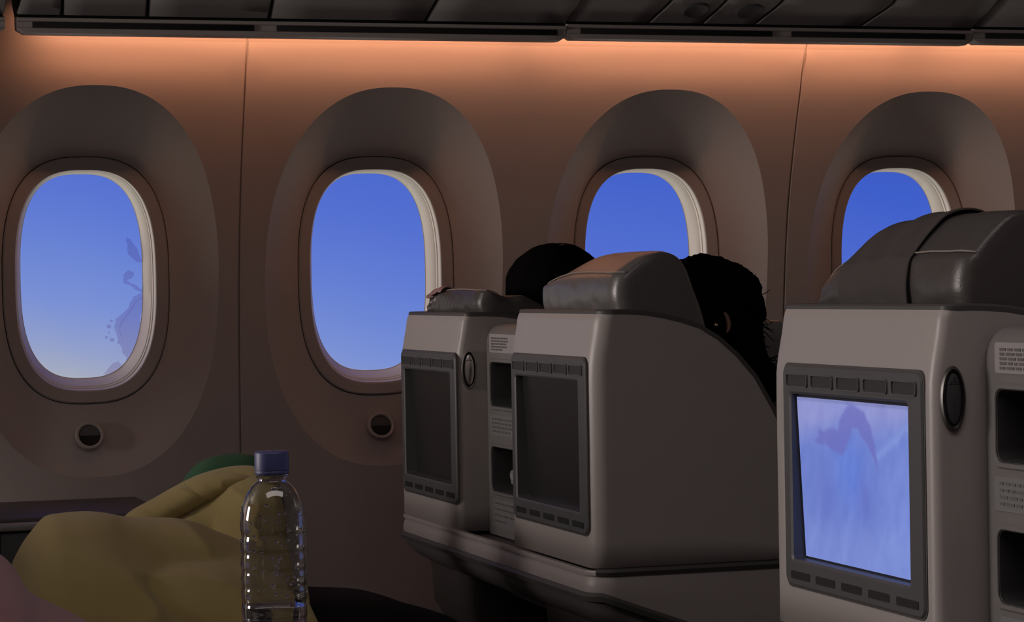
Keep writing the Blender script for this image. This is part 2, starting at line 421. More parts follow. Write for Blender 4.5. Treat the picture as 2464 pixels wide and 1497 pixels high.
for lo, hi in (((-3, 5.24, -.05), (4.2, 5.42, .62)), ((-3, 5.24, 1.72), (4.2, 5.42, 2.35)), ((-3, 4.3, 2.36), (4.2, 5.42, 2.40))): mb.box(lo, hi)
mb.build('trim_2', 'trim')['kind'] = 'structure'

# ================================================================== OVERHEAD BINS
def bin_section(x):  # back rail curve is shared by all bins
    return None
SEAMS = [[], [(150, 152), (355, 359), (648, 660), (1023, 1056)], [(1559, 1618), (1688, 1748), (1814, 1882), (2070, 2148)], []]
SLOTS = [[(-1.1, .44)], [(.563, .986), (1.030, 1.603)], [(1.652, 2.070), (2.113, 2.513)], [(2.56, 2.9), (2.95, 3.6)]]
YB, ZL = 4.72, 1.6425
for k, (xa, xb) in enumerate(MODS):
    dz = (0, 0, .004, .007)[k]
    lab = ('dark overhead bin end with a rounded lower corner at the far left', 'dark overhead bin above the two left windows, ending at the notch in its rail',
           'dark overhead bin above the two right windows, with two round reading light dimples', 'dark overhead bin at the top right corner beyond the last rail joint')[k]
    root = empty('overhead_bin', ((xa+xb)/2, YB, ZL+dz), lab, 'overhead bin', 'overhead bins over the windows')
    z0 = ZL+dz
    # rail with lip: profile in (y,z) swept along x, lower ends chamfered
    sec = [(YB+.045, z0+.010), (YB+.040, z0+.001), (YB+.006, z0), (YB, z0+.002), (YB-.002, z0+.0105), (YB+.001, z0+.0125), (YB+.001, z0+.0225), (YB-.003, z0+.024), (YB-.004, z0+.030), (YB+.02, z0+.034), (YB+.045, z0+.034)]
    mb = MB(); n = 24; lp = []
    for x in [xa, xa+.014]+[xa+(xb-xa)*i/n for i in range(1, n)]+[xb-.014, xb]: lp.append([Vector((x, y, z)) for y, z in sec])
    for e_ in (0, -1):
        for j in range(5): lp[e_][j].z += .0085 if j != 4 else 0
    mb.loops(lp, cap0=True, cap1=True, flip=False); rl = mb.build('rail', 'rail', root, angle=30, fix=True)
    for (sa, sb) in SLOTS[k]:
        mb = MB(); mb.box((sa, YB-.0022, z0+.0118), (sb, YB+.004, z0+.0225), .001); mb.build('air_slot', 'black', rl)
    # belly panels between seams (each a curved sheet with thickness), corners from seam lines
    lines = [None]+SEAMS[k]+[None]
    def edge(i, inset):
        s_ = lines[i]
        if s_ is None:
            x = xa+.001 if i == 0 else xb-.001
            return (x, x+(.004 if i else .004 if k else 0)) if k else (x, x)
        y0 = 72; a_ = atY(s_[0], y0, YB+.002); b_ = atY(s_[1], 0, YB-.09)
        return (a_.x+inset, b_.x+inset)
    zt = z0+.036
    bel = crspline([(0, YB-.003, zt), (0, YB-.03, zt+.011), (0, YB-.09, zt+.036), (0, YB-.17, zt+.085), (0, YB-.24, zt+.19), (0, YB-.26, zt+.34), (0, YB-.22, zt+.52), (0, YB-.14, zt+.63)], 5)
    for i in range(len(lines)-1):
        (a0, a1), (b0, b1) = edge(i, .0028), edge(i+1, -.0028)
        mb = MB(); lp = []
        def row(off):
            out = []
            for v in bel:
                t_ = (YB-.003-v.y)/.087; t_ = min(t_, 1.0)
                xl = a0+(a1-a0)*t_; xr = b0+(b1-b0)*t_
                out.append((xl, xr, v.y, v.z))
            return out
        rows = row(0)
        cols = [0, .002, .5, .998, 1] if False else [0, .25, .5, .75, 1]
        outer = [[Vector((xl+(xr-xl)*c, y, z)) for c in cols] for xl, xr, y, z in rows]
        rim = .004
        lp = []
        for xl, xr, y, z in rows:
            lp.append([Vector((xl, y+.02, z+.006)), Vector((xl, y+rim, z+.001)), Vector((xl+rim*.8, y, z))]+[Vector((xl+(xr-xl)*c, y, z)) for c in (.25, .5, .75)]+[Vector((xr-rim*.8, y, z)), Vector((xr, y+rim, z+.001)), Vector((xr, y+.02, z+.006))])
        mb.loops(lp, closed=False, flip=True)
        pn = mb.build('belly_panel', 'bin', root, angle=40)
        if k == 2 and i in (1, 2):
            cx = (a0+b0)/2+.012; 
            for vv, sz in ((.026, 1), ):
                c = Vector((cx+.012, YB-.055, zt+.0205)); nr = Vector((0, -.38, -.92)).normalized()
                q = MB(); q.lathe([(.001, .0008), (.020, .0008), (.024, .0022), (.027, .0022), (.030, .0002)], c, nr, 32, True, False); q.build('reading_light', 'frame', pn)
    # dark backing and top
    mb = MB(); 
    lp = [[Vector((x, v.y+.014, v.z+.004)) for v in bel]+[Vector((x, 4.9, zt+.63)), Vector((x, 4.88, zt+.12)), Vector((x, YB+.10, zt+.03)), Vector((x, YB+.045, zt-.012)), Vector((x, YB+.012, zt-.012))] for x in ((xa+.002), (xb-.002))]
    mb.loops(lp, cap0=True, cap1=True); mb.build('carcass', 'black', root, fix=True)

# ================================================================== SEATS
ZB = .722
SIDE = [tuple(v)[:2] for v in crspline([(0, 1.11, 0), (.06, 1.1098, 0), (.10, 1.106, 0), (.15, 1.095, 0), (.20, 1.074, 0), (.262, 1.017, 0), (.305, .945, 0), (.345, .86, 0), (.38, .79, 0), (.44, .752, 0), (.60, .745, 0), (.98, .745, 0)], 6)]
def loft_section(fn, vs):
    return [fn(v) for v in vs]
def hr_section(k=1.0, top=0.0):
    return crspline([(.215, .98, 0), (.20, .97, 0), (.07, .97, 0), (.055, 1.05, 0), (.050, 1.10, 0), (.046, 1.132, 0), (.050, 1.160, 0), (.058, 1.171, 0), (.082, 1.188+top*.6, 0), (.105, 1.199+top, 0), (.135, 1.203+top, 0), (.160, 1.190+top, 0), (.182, 1.155+top*.6, 0), (.203, 1.09, 0), (.222, 1.02, 0)], 4)

def screen_picture(y0, y1, z0, z1, x):
    """grid sheet carrying the picture as emitted colours"""
    nx, nz = 110, 72; vs = []; cols = []
    def soft(d): return 1/(1+math.exp(-d))
    def inpoly(pt, poly):
        c = False; x_, y_ = pt
        for (x1, y1_), (x2, y2_) in zip(poly, poly[1:]+poly[:1]):
            if (y1_ > y_) != (y2_ > y_) and x_ < (x2-x1)*(y_-y1_)/(y2_-y1_)+x1: c = not c
        return c
    rock = [(.12, .275), (.18, .24), (.18, .185), (.24, .195), (.31, .17), (.365, .18), (.385, .11), (.43, .06), (.46, .03), (.52, .02), (.60, .06), (.65, .14), (.68, .28), (.69, .42), (.66, .34), (.61, .24), (.575, .22), (.54, .15), (.49, .15), (.465, .22), (.43, .29), (.39, .335), (.31, .32), (.25, .28), (.20, .28)]
    for j in range(nz+1):
        for i in range(nx+1):
            u, v = i/nx, j/nz
            uu = u*(1.0)            # left to right as seen
            n1 = noise.fractal(Vector((uu*5, v*4, 1)), 1, 2, 5)*.5; n2 = noise.fractal(Vector((uu*14+v*5, v*4-uu*6, 7)), 1, 2, 4)*.5
            c = Vector((100, 118, 192))
            sky = sstep(.34+.08*n1, .12+.05*n1, v+.22*sstep(.45, 1, uu)*0+.12*uu); c = c.lerp(Vector((140, 143, 198)), sky)
            mid = math.exp(-((uu-.45)/.16)**2-((v-.42)/.26)**2); c = c.lerp(Vector((86, 116, 205)), mid*.8)
            slope = sstep(.02, .2, (uu-.60)-(v-.62)*-.28+n1*.1)*sstep(.1, .3, v); c = c.lerp(Vector((112, 132, 206)), .7*slope)
            ridge = math.exp(-(((v-.36)+.72*(uu-.62)-n2*.06)/.03)**2)*sstep(.6, .7, uu); c = c.lerp(Vector((128, 150, 214)), .6*ridge)
            low = sstep(.62, .9, v+n1*.12); c = c.lerp(Vector((122, 140, 205)), .55*low)
            c = c+Vector((n2*16, n2*16, n2*12))
            r = 0
            for du, dv in ((0, 0), (.008, 0), (-.008, 0), (0, .01), (0, -.01)): r += inpoly((uu+du+n2*.012, v+dv+n1*.02), rock)
            c = c.lerp(Vector((98, 96, 172)), r/5*.75)
            dk = math.exp(-((uu-.57)/.05)**2-((v-.58)/.14)**2)+.7*math.exp(-((uu-.22)/.08)**2-((v-.62)/.2)**2); c = c.lerp(Vector((88, 98, 178)), min(1, dk)*.7)
            c = c.lerp(Vector((122, 132, 190)), .22)
            if v < .018: c = c*.9
            cols.append(lin(*[max(0, min(255, q)) for q in c]))
            vs.append((x(v), y0+(y1-y0)*uu, z1+(z0-z1)*v))
    fs = [[j*(nx+1)+i, (j+1)*(nx+1)+i, (j+1)*(nx+1)+i+1, j*(nx+1)+i+1] for j in range(nz) for i in range(nx)]
    return vs, fs, cols

def make_seat(loc, label, group, r2, top, hr, screen_on, hook, monitor_w=.366):
    """loc: (x of rear face, y of the edge nearest the windows, z offset)"""
    bx, by, dz = loc
    W = {'mid': .405, 'far': .388, 'near': .429}[hr]
    root = empty('business_class_seat', (bx+.3, by-W/2, 0), label, 'airplane seat', group)
    def P(x, v, z): return Vector((bx+x, by-v, z+dz))
    # ---- shell
    r1 = .012
    mo0 = .0385 if hr == 'near' else .0185; mo1 = mo0+monitor_w                    # monitor frame
    of0, of1 = mo0+monitor_w*.052, mo0+monitor_w*.91      # screen opening
    zo1, zo0 = 1.0385-.033, 1.0385-.265*.885
    plan = []                                             # (x, v, side?)
    deep = [.98, .7, .5, .44, .40, .36, .33, .30, .27, .24, .21, .18, .15, .12, .09, .06, .04, .025]
    plan += [(x, 0.0) for x in deep if x > r1+.004]
    plan += [(r1-r1*math.sin(a), r1-r1*math.cos(a)) for a in [PI/2*i/5 for i in range(6)]]
    plan += [(0, v) for v in (of0, (of0*2+of1)/3, (of0+2*of1)/3, of1)]
    plan += [(r2-r2*math.cos(a), W-r2+r2*math.sin(a)) for a in [PI/2*i/6 for i in range(7)]]
    plan += [(x, W) for x in deep[::-1] if x > r2+.004]
    lev = [ZB, ZB+.04, zo0, (zo0*2+zo1)/3, (zo0+2*zo1)/3, zo1, 1.03, 1.05, 1.065, 1.08, 1.09, 1.098, 1.104, 1.108, 1.11]
    def lean(z): return .012*sstep(1.02, 1.11, z)+.004*sstep(1.10, 1.11, z)
    def col(x, v):
        zt = interp(SIDE, x); out = []
        for l in lev:
            z = ZB+(l-ZB)*(zt-ZB)/(1.11-ZB)
            wgt = 1-sstep(.02, .06, x)
            out.append((x+lean(l)*wgt, v, z))
        return out
    cols = [col(x, v) for x, v in plan]
    i0 = len([x for x in deep if x > r1+.004])+6
    vs = [P(*c) for cc in cols for c in cc]; K = len(lev); fs = []
    for i in range(len(cols)-1):
        for j in range(K-1):
            if i0 <= i < i0+3 and 2 <= j < 5: continue
            fs.append([i*K+j, i*K+j+1, (i+1)*K+j+1, (i+1)*K+j])
    mb = MB(); mb.add(vs, fs); sh = mb.build('shell', 'shell', root, angle=40)
    md = sh.modifiers.new('thickness', 'SOLIDIFY'); md.thickness = .016; md.offset = -1
    bm = bmesh.new(); bm.from_mesh(sh.data); 
    # outward normals: rear face must look to -x
    f_ = max((f for f in bm.faces if abs(f.normal.x) > .9), key=lambda f: f.calc_area())
    if f_.normal.x > 0: bmesh.ops.reverse_faces(bm, faces=bm.faces[:])
    bm.to_mesh(sh.data); bm.free()
    # ---- dark cap strip following the top edge
    mb = MB(); path = [P(c[-1][0]+.0, c[-1][1], c[-1][2]) for c in cols]
    mid = Vector((bx+.5, by-W/2, 0)); lp = []
    for i, p_ in enumerate(path):
        a = path[max(i-1, 0)]; b = path[min(i+1, len(path)-1)]; t_ = (b-a).normalized()
        inn = Vector((mid.x-p_.x, mid.y-p_.y, 0)) if False else Vector((t_.y, -t_.x, 0))
        if inn.length < .05: inn = Vector((0, 1, 0))
        inn = Vector((inn.x, inn.y, 0)).normalized()
        if inn.dot(Vector((bx+.3, by-W/2, 0))-Vector((p_.x, p_.y, 0))) < 0: inn = -inn
        nn = t_.cross(inn)
        if nn.z < 0: nn = -nn
        lp.append([p_-inn*.0005-nn*.003, p_-inn*.0005+nn*.002, p_+inn*.002+nn*.0045, p_+inn*.015+nn*.0045, p_+inn*.018+nn*.001, p_+inn*.017-nn*.004])
    mb.loops(lp, cap0=True, cap1=True); mb.build('top_trim', 'trim', root, angle=30, fix=True)
    # ---- seatback monitor
    zc = 1.0385-.1325; vc = (mo0+mo1)/2
    def RR(w_, h_, r, x, vo=0, zo=0, n=6): return [P(x, vc+vo+a, zc+zo+b) for a, b in rrect(w_, h_, r, n)]
    ow, oh = of1-of0, zo1-zo0; ovo, ozo = (of0+of1)/2-vc, (zo0+zo1)/2-zc
    mb = MB()
    mb.loops([RR(monitor_w+.004, .269, .013, .0005), RR(monitor_w+.004, .269, .013, -.0015), RR(monitor_w, .265, .011, -.0035), RR(ow+.006, oh+.006, .007, -.0035, ovo, ozo), RR(ow, oh, .005, -.0015, ovo, ozo), RR(ow-.002, oh-.002, .004, .024, ovo, ozo)], cap1=True)
    fr = mb.build('seatback_monitor', 'frame', root, angle=30, fix=True)
    mb = MB(); mb.loops([RR(monitor_w+.009, .274, .015, -.0004), RR(monitor_w+.009, .274, .015, -.0010), RR(monitor_w+.003, .268, .012, -.0010)]); mb.build('gasket', 'trim', fr, fix=True)
    # screen sheet (tilted)
    def sxv(v): return (.004+.009*v) if screen_on else (.010+.010*v)
    y_l, y_r = by-of0-.004, by-of1+.001
    z_t, z_b = zo1-.004+dz, zo0+.003+dz
    if screen_on:
        vs, fs, cc = screen_picture(y_l, y_r, z_b, z_t, lambda v: bx+sxv(v))
        mb = MB(); mb.add(vs, fs); so = mb.build('screen', 'screen_on', fr)
        at = so.data.color_attributes.new('picture', 'FLOAT_COLOR', 'POINT')
        for i, c in enumerate(cc): at.data[i].color = c
        bp = MB(); bp.loops([[Vector((bx+sxv(v)+.002, y, z)) for y, z, v in ((y_l+.004, z_t+.004, 0), (y_r-.001, z_t+.004, 0), (y_r-.001, z_b-.003, 1), (y_l+.004, z_b-.003, 1))]], cap1=True)
        bp.v = bp.v[:4]; bp.f = [[0, 1, 2, 3]]; bp.build('screen_border', 'black', fr)
    else:
        mb = MB(); mb.add([Vector((bx+sxv(v), y, z)) for y, z, v in ((y_l+.004, z_t+.003, 0), (y_r-.001, z_t+.003, 0), (y_r-.001, z_b-.003, 1), (y_l+.004, z_b-.003, 1))], [[0, 1, 2, 3]]); mb.build('screen', 'screen_off', fr)
    # slots: five speaker slots on top, five vents below
    for i in range(5):
        cv = mo0+monitor_w*(.115+.195*i)-vc
        zo = .1325-.0165
        mb = MB(); mb.loops([RR(.060, .0165, .004, -.0034, cv, zo, 4), RR(.060, .0165, .004, -.0056, cv, zo, 4), RR(.0575, .014, .003, -.0056, cv, zo, 4), RR(.057, .0135, .003, -.0038, cv, zo, 4)], cap1=False)
        sl = mb.build('speaker_slot', 'slot_rim', fr, angle=30, fix=True)
        mb = MB(); lp = RR(.057, .0135, .003, -.0038, cv, zo, 4); mb.add(lp, [list(range(len(lp)))]); mb.build('speaker_grille', 'mesh', fr)
        mb = MB(); mb.loops([RR(.054, .0095, .002, -.0030, cv, -.1325+.0115, 3), RR(.054, .0095, .002, -.0040, cv, -.1325+.0115, 3)], cap1=True); mb.build('vent_slot', 'black', fr, fix=True)
    # ledge under the screen
    mb = MB(); mb.box(P(-.0050, of1-.006, zo0-.010), P(-.0030, of0+.004, zo0-.004), .0008); 
    # ---- coat hook on the side face
    if hook:
        c = P(.0225, W, 1.012)
        def EL(a, b, out): return [c+Vector((a*math.cos(2*PI*i/48), -out, b*math.sin(2*PI*i/48))) for i in range(48)]
        mb = MB(); mb.loops([EL(.0150, .0355, -.001), EL(.0150, .0355, .002), EL(.0138, .0342, .0042), EL(.0122, .0322, .0042), EL(.0108, .0300, .001)]); hk = mb.build('coat_hook', 'metal' if hook == 2 else 'metal_dim', root, angle=40, fix=True)  # same hook in two tones: far one lightened for reflections, near one dimmed
        mb = MB(); mb.loops([EL(.0112, .0305, -.002), EL(.0112, .0305, .0012)], cap1=True); mb.build('hook_recess', 'black', hk, fix=True)
        mb = MB(); mb.loops([EL(.0088, .0275, .001), EL(.0086, .0272, .0032), EL(.006, .024, .0046)], cap1=True); mb.build('hook_lever', 'hook' if hook == 1 else 'metal', hk, angle=40, fix=True)
        mb = MB()
        for path in ([(-.0052, .0160), (0, .0195), (.0052, .0160), (-.0052, .0160)], [(0, .0195), (0, .0215), (.0014, .0225), (.0006, .0238)]):
            mb.tube([c+Vector((a, -.0047, b)) for a, b in path], .00045, 5)
        mb.build('hanger_symbol', 'black', hk)
    # ---- cushions
    mb = MB(); vsn = [.018+(W-.036)*i/12 for i in range(13)]
    sec = [(.030, .60), (.035, 1.00), (.06, 1.085), (.09, 1.10), (.13, 1.08), (.20, .95), (.26, .80), (.33, .56), (.20, .50), (.05, .50)]
    lp = []
    for i, v in enumerate(vsn):
        e_ = 1-.25*max(0, 1-min(v-.018, W-.018-v)/.03)
        lp.append([P(.13+(x-.13)*e_, v, .8+(z-.8)*(.94+.06*e_)) for x, z in sec])
    mb.loops(lp, cap0=True, cap1=True); sub(mb.build('backrest', 'leather', root, angle=None, fix=True), 1)
    mb = MB(); mb.box(P(.22, W-.03, .40), P(.78, .03, .52), .035, 3); mb.build('seat_cushion', 'leather', root)
    # ---- headrest
    tp = top; nV = 90
    s0 = [(v.x, v.y) for v in hr_section(1, tp)]
    cx = .13; v0, v1 = (.022, W-.018)
    mb = MB(); lp = []; rows = []
    tap = {'mid': .17, 'near': .20, 'far': .12}[hr]
    drop = {'mid': .050, 'near': .085, 'far': .03}[hr]
    for i in range(nV+1):
        u = i/nV; v = v0+(v1-v0)*u
        ef = math.sqrt(max(0, 1-max(0, 1-u*(v1-v0)/.028)**2)); en = math.sqrt(max(0, 1-max(0, 1-(1-u)*(v1-v0)/.03)**2))
        e_ = .72+.28*min(ef, en)
        dr = drop*max(0, 1-(v-v0)/tap)**2.0
        if hr == 'near': dr = .055*max(0, 1-(v-v0)/.085)**2.2+.022*max(0, 1-(v-v0)/.22)
        pl = 0
        if hr in ('near', 'far'): pl = .0035*math.exp(-(v-v0)/.03)
        row = []
        for j, (x, z) in enumerate(s0):
            zz = z
            zk = 1.150 if hr == 'mid' else 1.10
            if z > zk: zz = zk+(z-zk)*max(.12, 1-dr/(1.203+tp-zk))
            if hr == 'far' and zz > 1.10: zz = 1.10+(zz-1.10)*.76
            if hr == 'far': x = x+.0055*math.sin((v-v0)*290-z*70)*math.exp(-((v-v0)/.11)**2)*sstep(1.0, 1.06, z)*sstep(.09, .05, x)
            wr = noise.noise(Vector((x*22, v*9+len(hr), z*22)))*.0035+noise.noise(Vector((x*60, v*34, z*60)))*.0012
            rip = pl*math.sin(j*1.9+v*30)
            k_ = e_+rip*8
            row.append((cx+(x-cx)*k_+wr, v, 1.08+(zz-1.08)*(.9+.1*e_)*(1+rip*2)+wr*.6))
        rows.append(row); lp.append([P(*c) for c in row])
    mb.loops(lp, cap0=True, cap1=True); h = sub(mb.build('headrest', 'leather_light' if hr == 'mid' else 'leather', root, angle=None, fix=True), 1)
    # piping along the bolster's upper edge and down its near end
    jp = min(range(len(s0)), key=lambda j: abs(s0[j][0]-.058)+abs(s0[j][1]-1.171))
    pts = [P(rows[i][jp][0]-.0015, rows[i][jp][1], rows[i][jp][2]+.0012) for i in range(1 if hr != 'near' else 1, nV)]
    mb = MB(); mb.tube(pts, .0011, 6); mb.build('piping', 'piping', h)
    if hr in ('near', 'far'):                              # fabric band over the headrest
        i_a, i_b = (19, 60) if hr == 'near' else (6, 30)
        ja = 12 if hr == 'near' else 26
        mb = MB(); lp = []
        for i in range(i_a, i_b+1):
            row = rows[i]; line = []
            for j in range(14 if hr == 'near' else 25, 50):
                j_ = min(j, len(row)-1); x, v, z = row[j_]
                xa_, _, za = row[max(j_-1, 0)]; xb_, _, zb_ = row[min(j_+1, len(row)-1)]
                nx_, nz_ = -(zb_-za), (xb_-xa_); nl = math.hypot(nx_, nz_) or 1
                off = .004+(.0045+.0025*math.sin(i*.85) if hr == 'far' else .0014*math.sin(i*.37+j*.3))
                line.append(P(x+nx_/nl*off, v, z+nz_/nl*off))
            lp.append(line)
        mb.loops(lp, closed=False); b = mb.build('headrest_cover', 'cloth' if hr == 'near' else 'cloth_pink', h, angle=None)
        md = b.modifiers.new('thickness', 'SOLIDIFY'); md.thickness = .003; md.offset = 0; sub(b, 1)
    return root

m = bpy.data.materials.new('screen_picture'); m.use_nodes = True
n = m.node_tree.nodes; n.clear(); at = n.new('ShaderNodeVertexColor'); at.layer_name = 'picture'
em = n.new('ShaderNodeEmission'); em.inputs[1].default_value = 1.12; out = n.new('ShaderNodeOutputMaterial')
m.node_tree.links.new(at.outputs[0], em.inputs[0]); m.node_tree.links.new(em.outputs[0], out.inputs[0])
M['screen_on'] = m
GS = 'business class seats seen from behind'
XF = 1.248
far_seat = make_seat((XF, 4.655, -.007), 'grey seat shell nearest the windows with a pink striped headrest cover', GS, .012, -.045, 'far', False, 2)
mid_seat = make_seat((XF, 3.952, 0.0), 'grey aisle seat shell with a curved side panel and plain bulging headrest', GS, .026, .0, 'mid', False, 0)
near_seat = make_seat((XF-.008, 2.842, .010), 'nearest grey seat shell with its seatback screen lit blue', GS, .014, .014, 'near', True, 1)

# ------------------------------------------------------------------ literature consoles between the seats of a pair
def text_lines(mb, P, v0, z0, w_, rows, h, gap, seed):
    rnd = random.Random(seed)
    for r in range(rows):
        v = v0; end = v0+w_*(rnd.uniform(.7, 1) if r < rows-1 else rnd.uniform(.3, .6)); z = z0-r*gap
        while v < end-.004:
            l = min(rnd.uniform(.006, .018), end-v)
            mb.box(P(-.0018, v+l, z-h), P(-.0008, v, z)); v += l+.004
def make_console(x, ya, yb, dz, label):
    w_ = ya-yb
    root = empty('literature_console', (x+.2, (ya+yb)/2, .72+dz), label, 'seat console', 'literature consoles between paired seats')
    zt = 1.086; r = .040
    def P(x_, v, z): return Vector((x+x_, ya-v, z+dz))
    def warp(v, z):
        xo = 0
        if z > zt-.035: t_ = (z-(zt-.035))/.035; xo = .03*(1-math.sqrt(max(0, 1-t_*t_)))
        if z > zt-r:
            t_ = (z-(zt-r))/r; ins = r*(1-math.sqrt(max(0, 1-t_*t_)))*.8
            v = ins+(w_-2*ins)*v/w_
        ev = min(v, w_-v)
        return P(xo+.010*max(0, 1-ev/.014)**2, v, z)
    p0, p1 = .034, w_-.034
    pk = [(.938, 1.022), (.787, .872)]
    vsn = [0, .003, .007, .014, .025, p0]+[p0+(p1-p0)*i/6 for i in range(1, 6)]+[p1, w_-.025, w_-.014, w_-.007, w_-.003, w_]
    zs = [.712, .75, .787, .83, .872, .905, .938, .98, 1.022]+[1.04, 1.051, 1.06, 1.068, 1.074, 1.079, 1.082, 1.0845, zt]
    mb = MB(); nv = len(vsn); vs = [warp(v, z) for z in zs for v in vsn]; fs = []
    a_, b_ = vsn.index(p0), vsn.index(p1)
    for j in range(len(zs)-1):
        for i in range(nv-1):
            if a_ <= i < b_ and (2 <= j < 4 or 6 <= j < 8): continue
            fs.append([j*nv+i, (j+1)*nv+i, (j+1)*nv+i+1, j*nv+i+1])
    mb.add(vs, fs)
    bd = [warp(0, z) for z in zs]+[warp(v, zt) for v in vsn[1:]]+[warp(w_, z) for z in zs[::-1][1:]]
    mb.loops([bd, [Vector((x+.45, q.y, q.z)) for q in bd]], closed=False)
    bo = mb.build('body', 'console', root, angle=35, fix=True)
    for z0, z1 in pk:
        def R_(ins, x_, rr=.012): return [P(x_, (p0+p1)/2+a, (z0+z1)/2+b) for a, b in rrect(p1-p0-2*ins, z1-z0-2*ins, rr, 5)]
        mb = MB(); mb.loops([R_(-.003, -.0005, .010), R_(-.001, -.0025, .011), R_(.003, -.002, .012), R_(.005, .006, .012), R_(.006, .10, .012)], cap1=True)
        pkt = mb.build('pocket', 'slot', root, angle=35, fix=True)
        mb = MB(); mb.loops([R_(-.004, -.0006, .012), R_(-.002, -.0030, .012), R_(.002, -.0030, .012), R_(.0035, -.0006, .012)]); mb.build('pocket_rim', 'console', pkt, angle=40, fix=True)
    def plac(v0, v1, z0, z1, m_, rows, seed, red=False):
        mb = MB(); mb.loops([[P(-.0002, (v0+v1)/2+a, (z0+z1)/2+b) for a, b in rrect(v1-v0, z1-z0, .004, 4)], [P(-.0010, (v0+v1)/2+a, (z0+z1)/2+b) for a, b in rrect(v1-v0, z1-z0, .004, 4)]], cap1=True)
        pl = mb.build('placard', m_, root, fix=True)
        q = MB(); text_lines(q, P, v0+.012, z1-.006, (v1-v0)*(.55 if red else .75), rows, .0030, (z1-z0-.008)/rows, seed); q.build('lettering', 'ink', pl)
        if red:
            q = MB(); c = P(-.0014, v1-.030, (z0+z1)/2)
            q.tube([c+Vector((0, .0135*math.cos(2*PI*i/28), .0135*math.sin(2*PI*i/28))) for i in range(28)], .0011, 5, closed=True)
            q.tube([c+Vector((0, .0095, .0095)), c+Vector((0, -.0095, -.0095))], .001, 5)
            q.build('prohibition_symbol', 'red', pl)
    plac(.034, w_-.05, 1.036, 1.069, 'label', 5, 3, True)
    plac(.030, w_-.04, .889, .926, 'label_grey', 4, 4)
    plac(.038, w_-.05, .727, .777, 'label_grey', 4, 5)
    return root
make_console(XF+.052, 4.2655, 3.954, 0, 'narrow grey console with literature pockets between the far and the curved seat shells')
make_console(XF+.048, 2.4120, 2.09, .014, 'grey console with literature pockets at the right edge beside the lit screen')
# crumpled wrapper in the far console's lower pocket
bm = bmesh.new(); bmesh.ops.create_icosphere(bm, subdivisions=3, radius=1)
for v in bm.verts:
    k = 1+.45*noise.noise(v.co*2.3+Vector((3, 1, 2)))+.2*noise.noise(v.co*6)
    v.co = Vector((v.co.x*.020*k, v.co.y*.040*k, v.co.z*.024*k))
me = bpy.data.meshes.new('plastic_wrapper'); bm.to_mesh(me); bm.free()
o = link('plastic_wrapper', me, 'wrap', angle=18); o.location = (XF+.052+.036, 4.155, .8205)
tag(o, 'crumpled clear plastic wrapper in the lower pocket of the narrow console', 'wrapper')

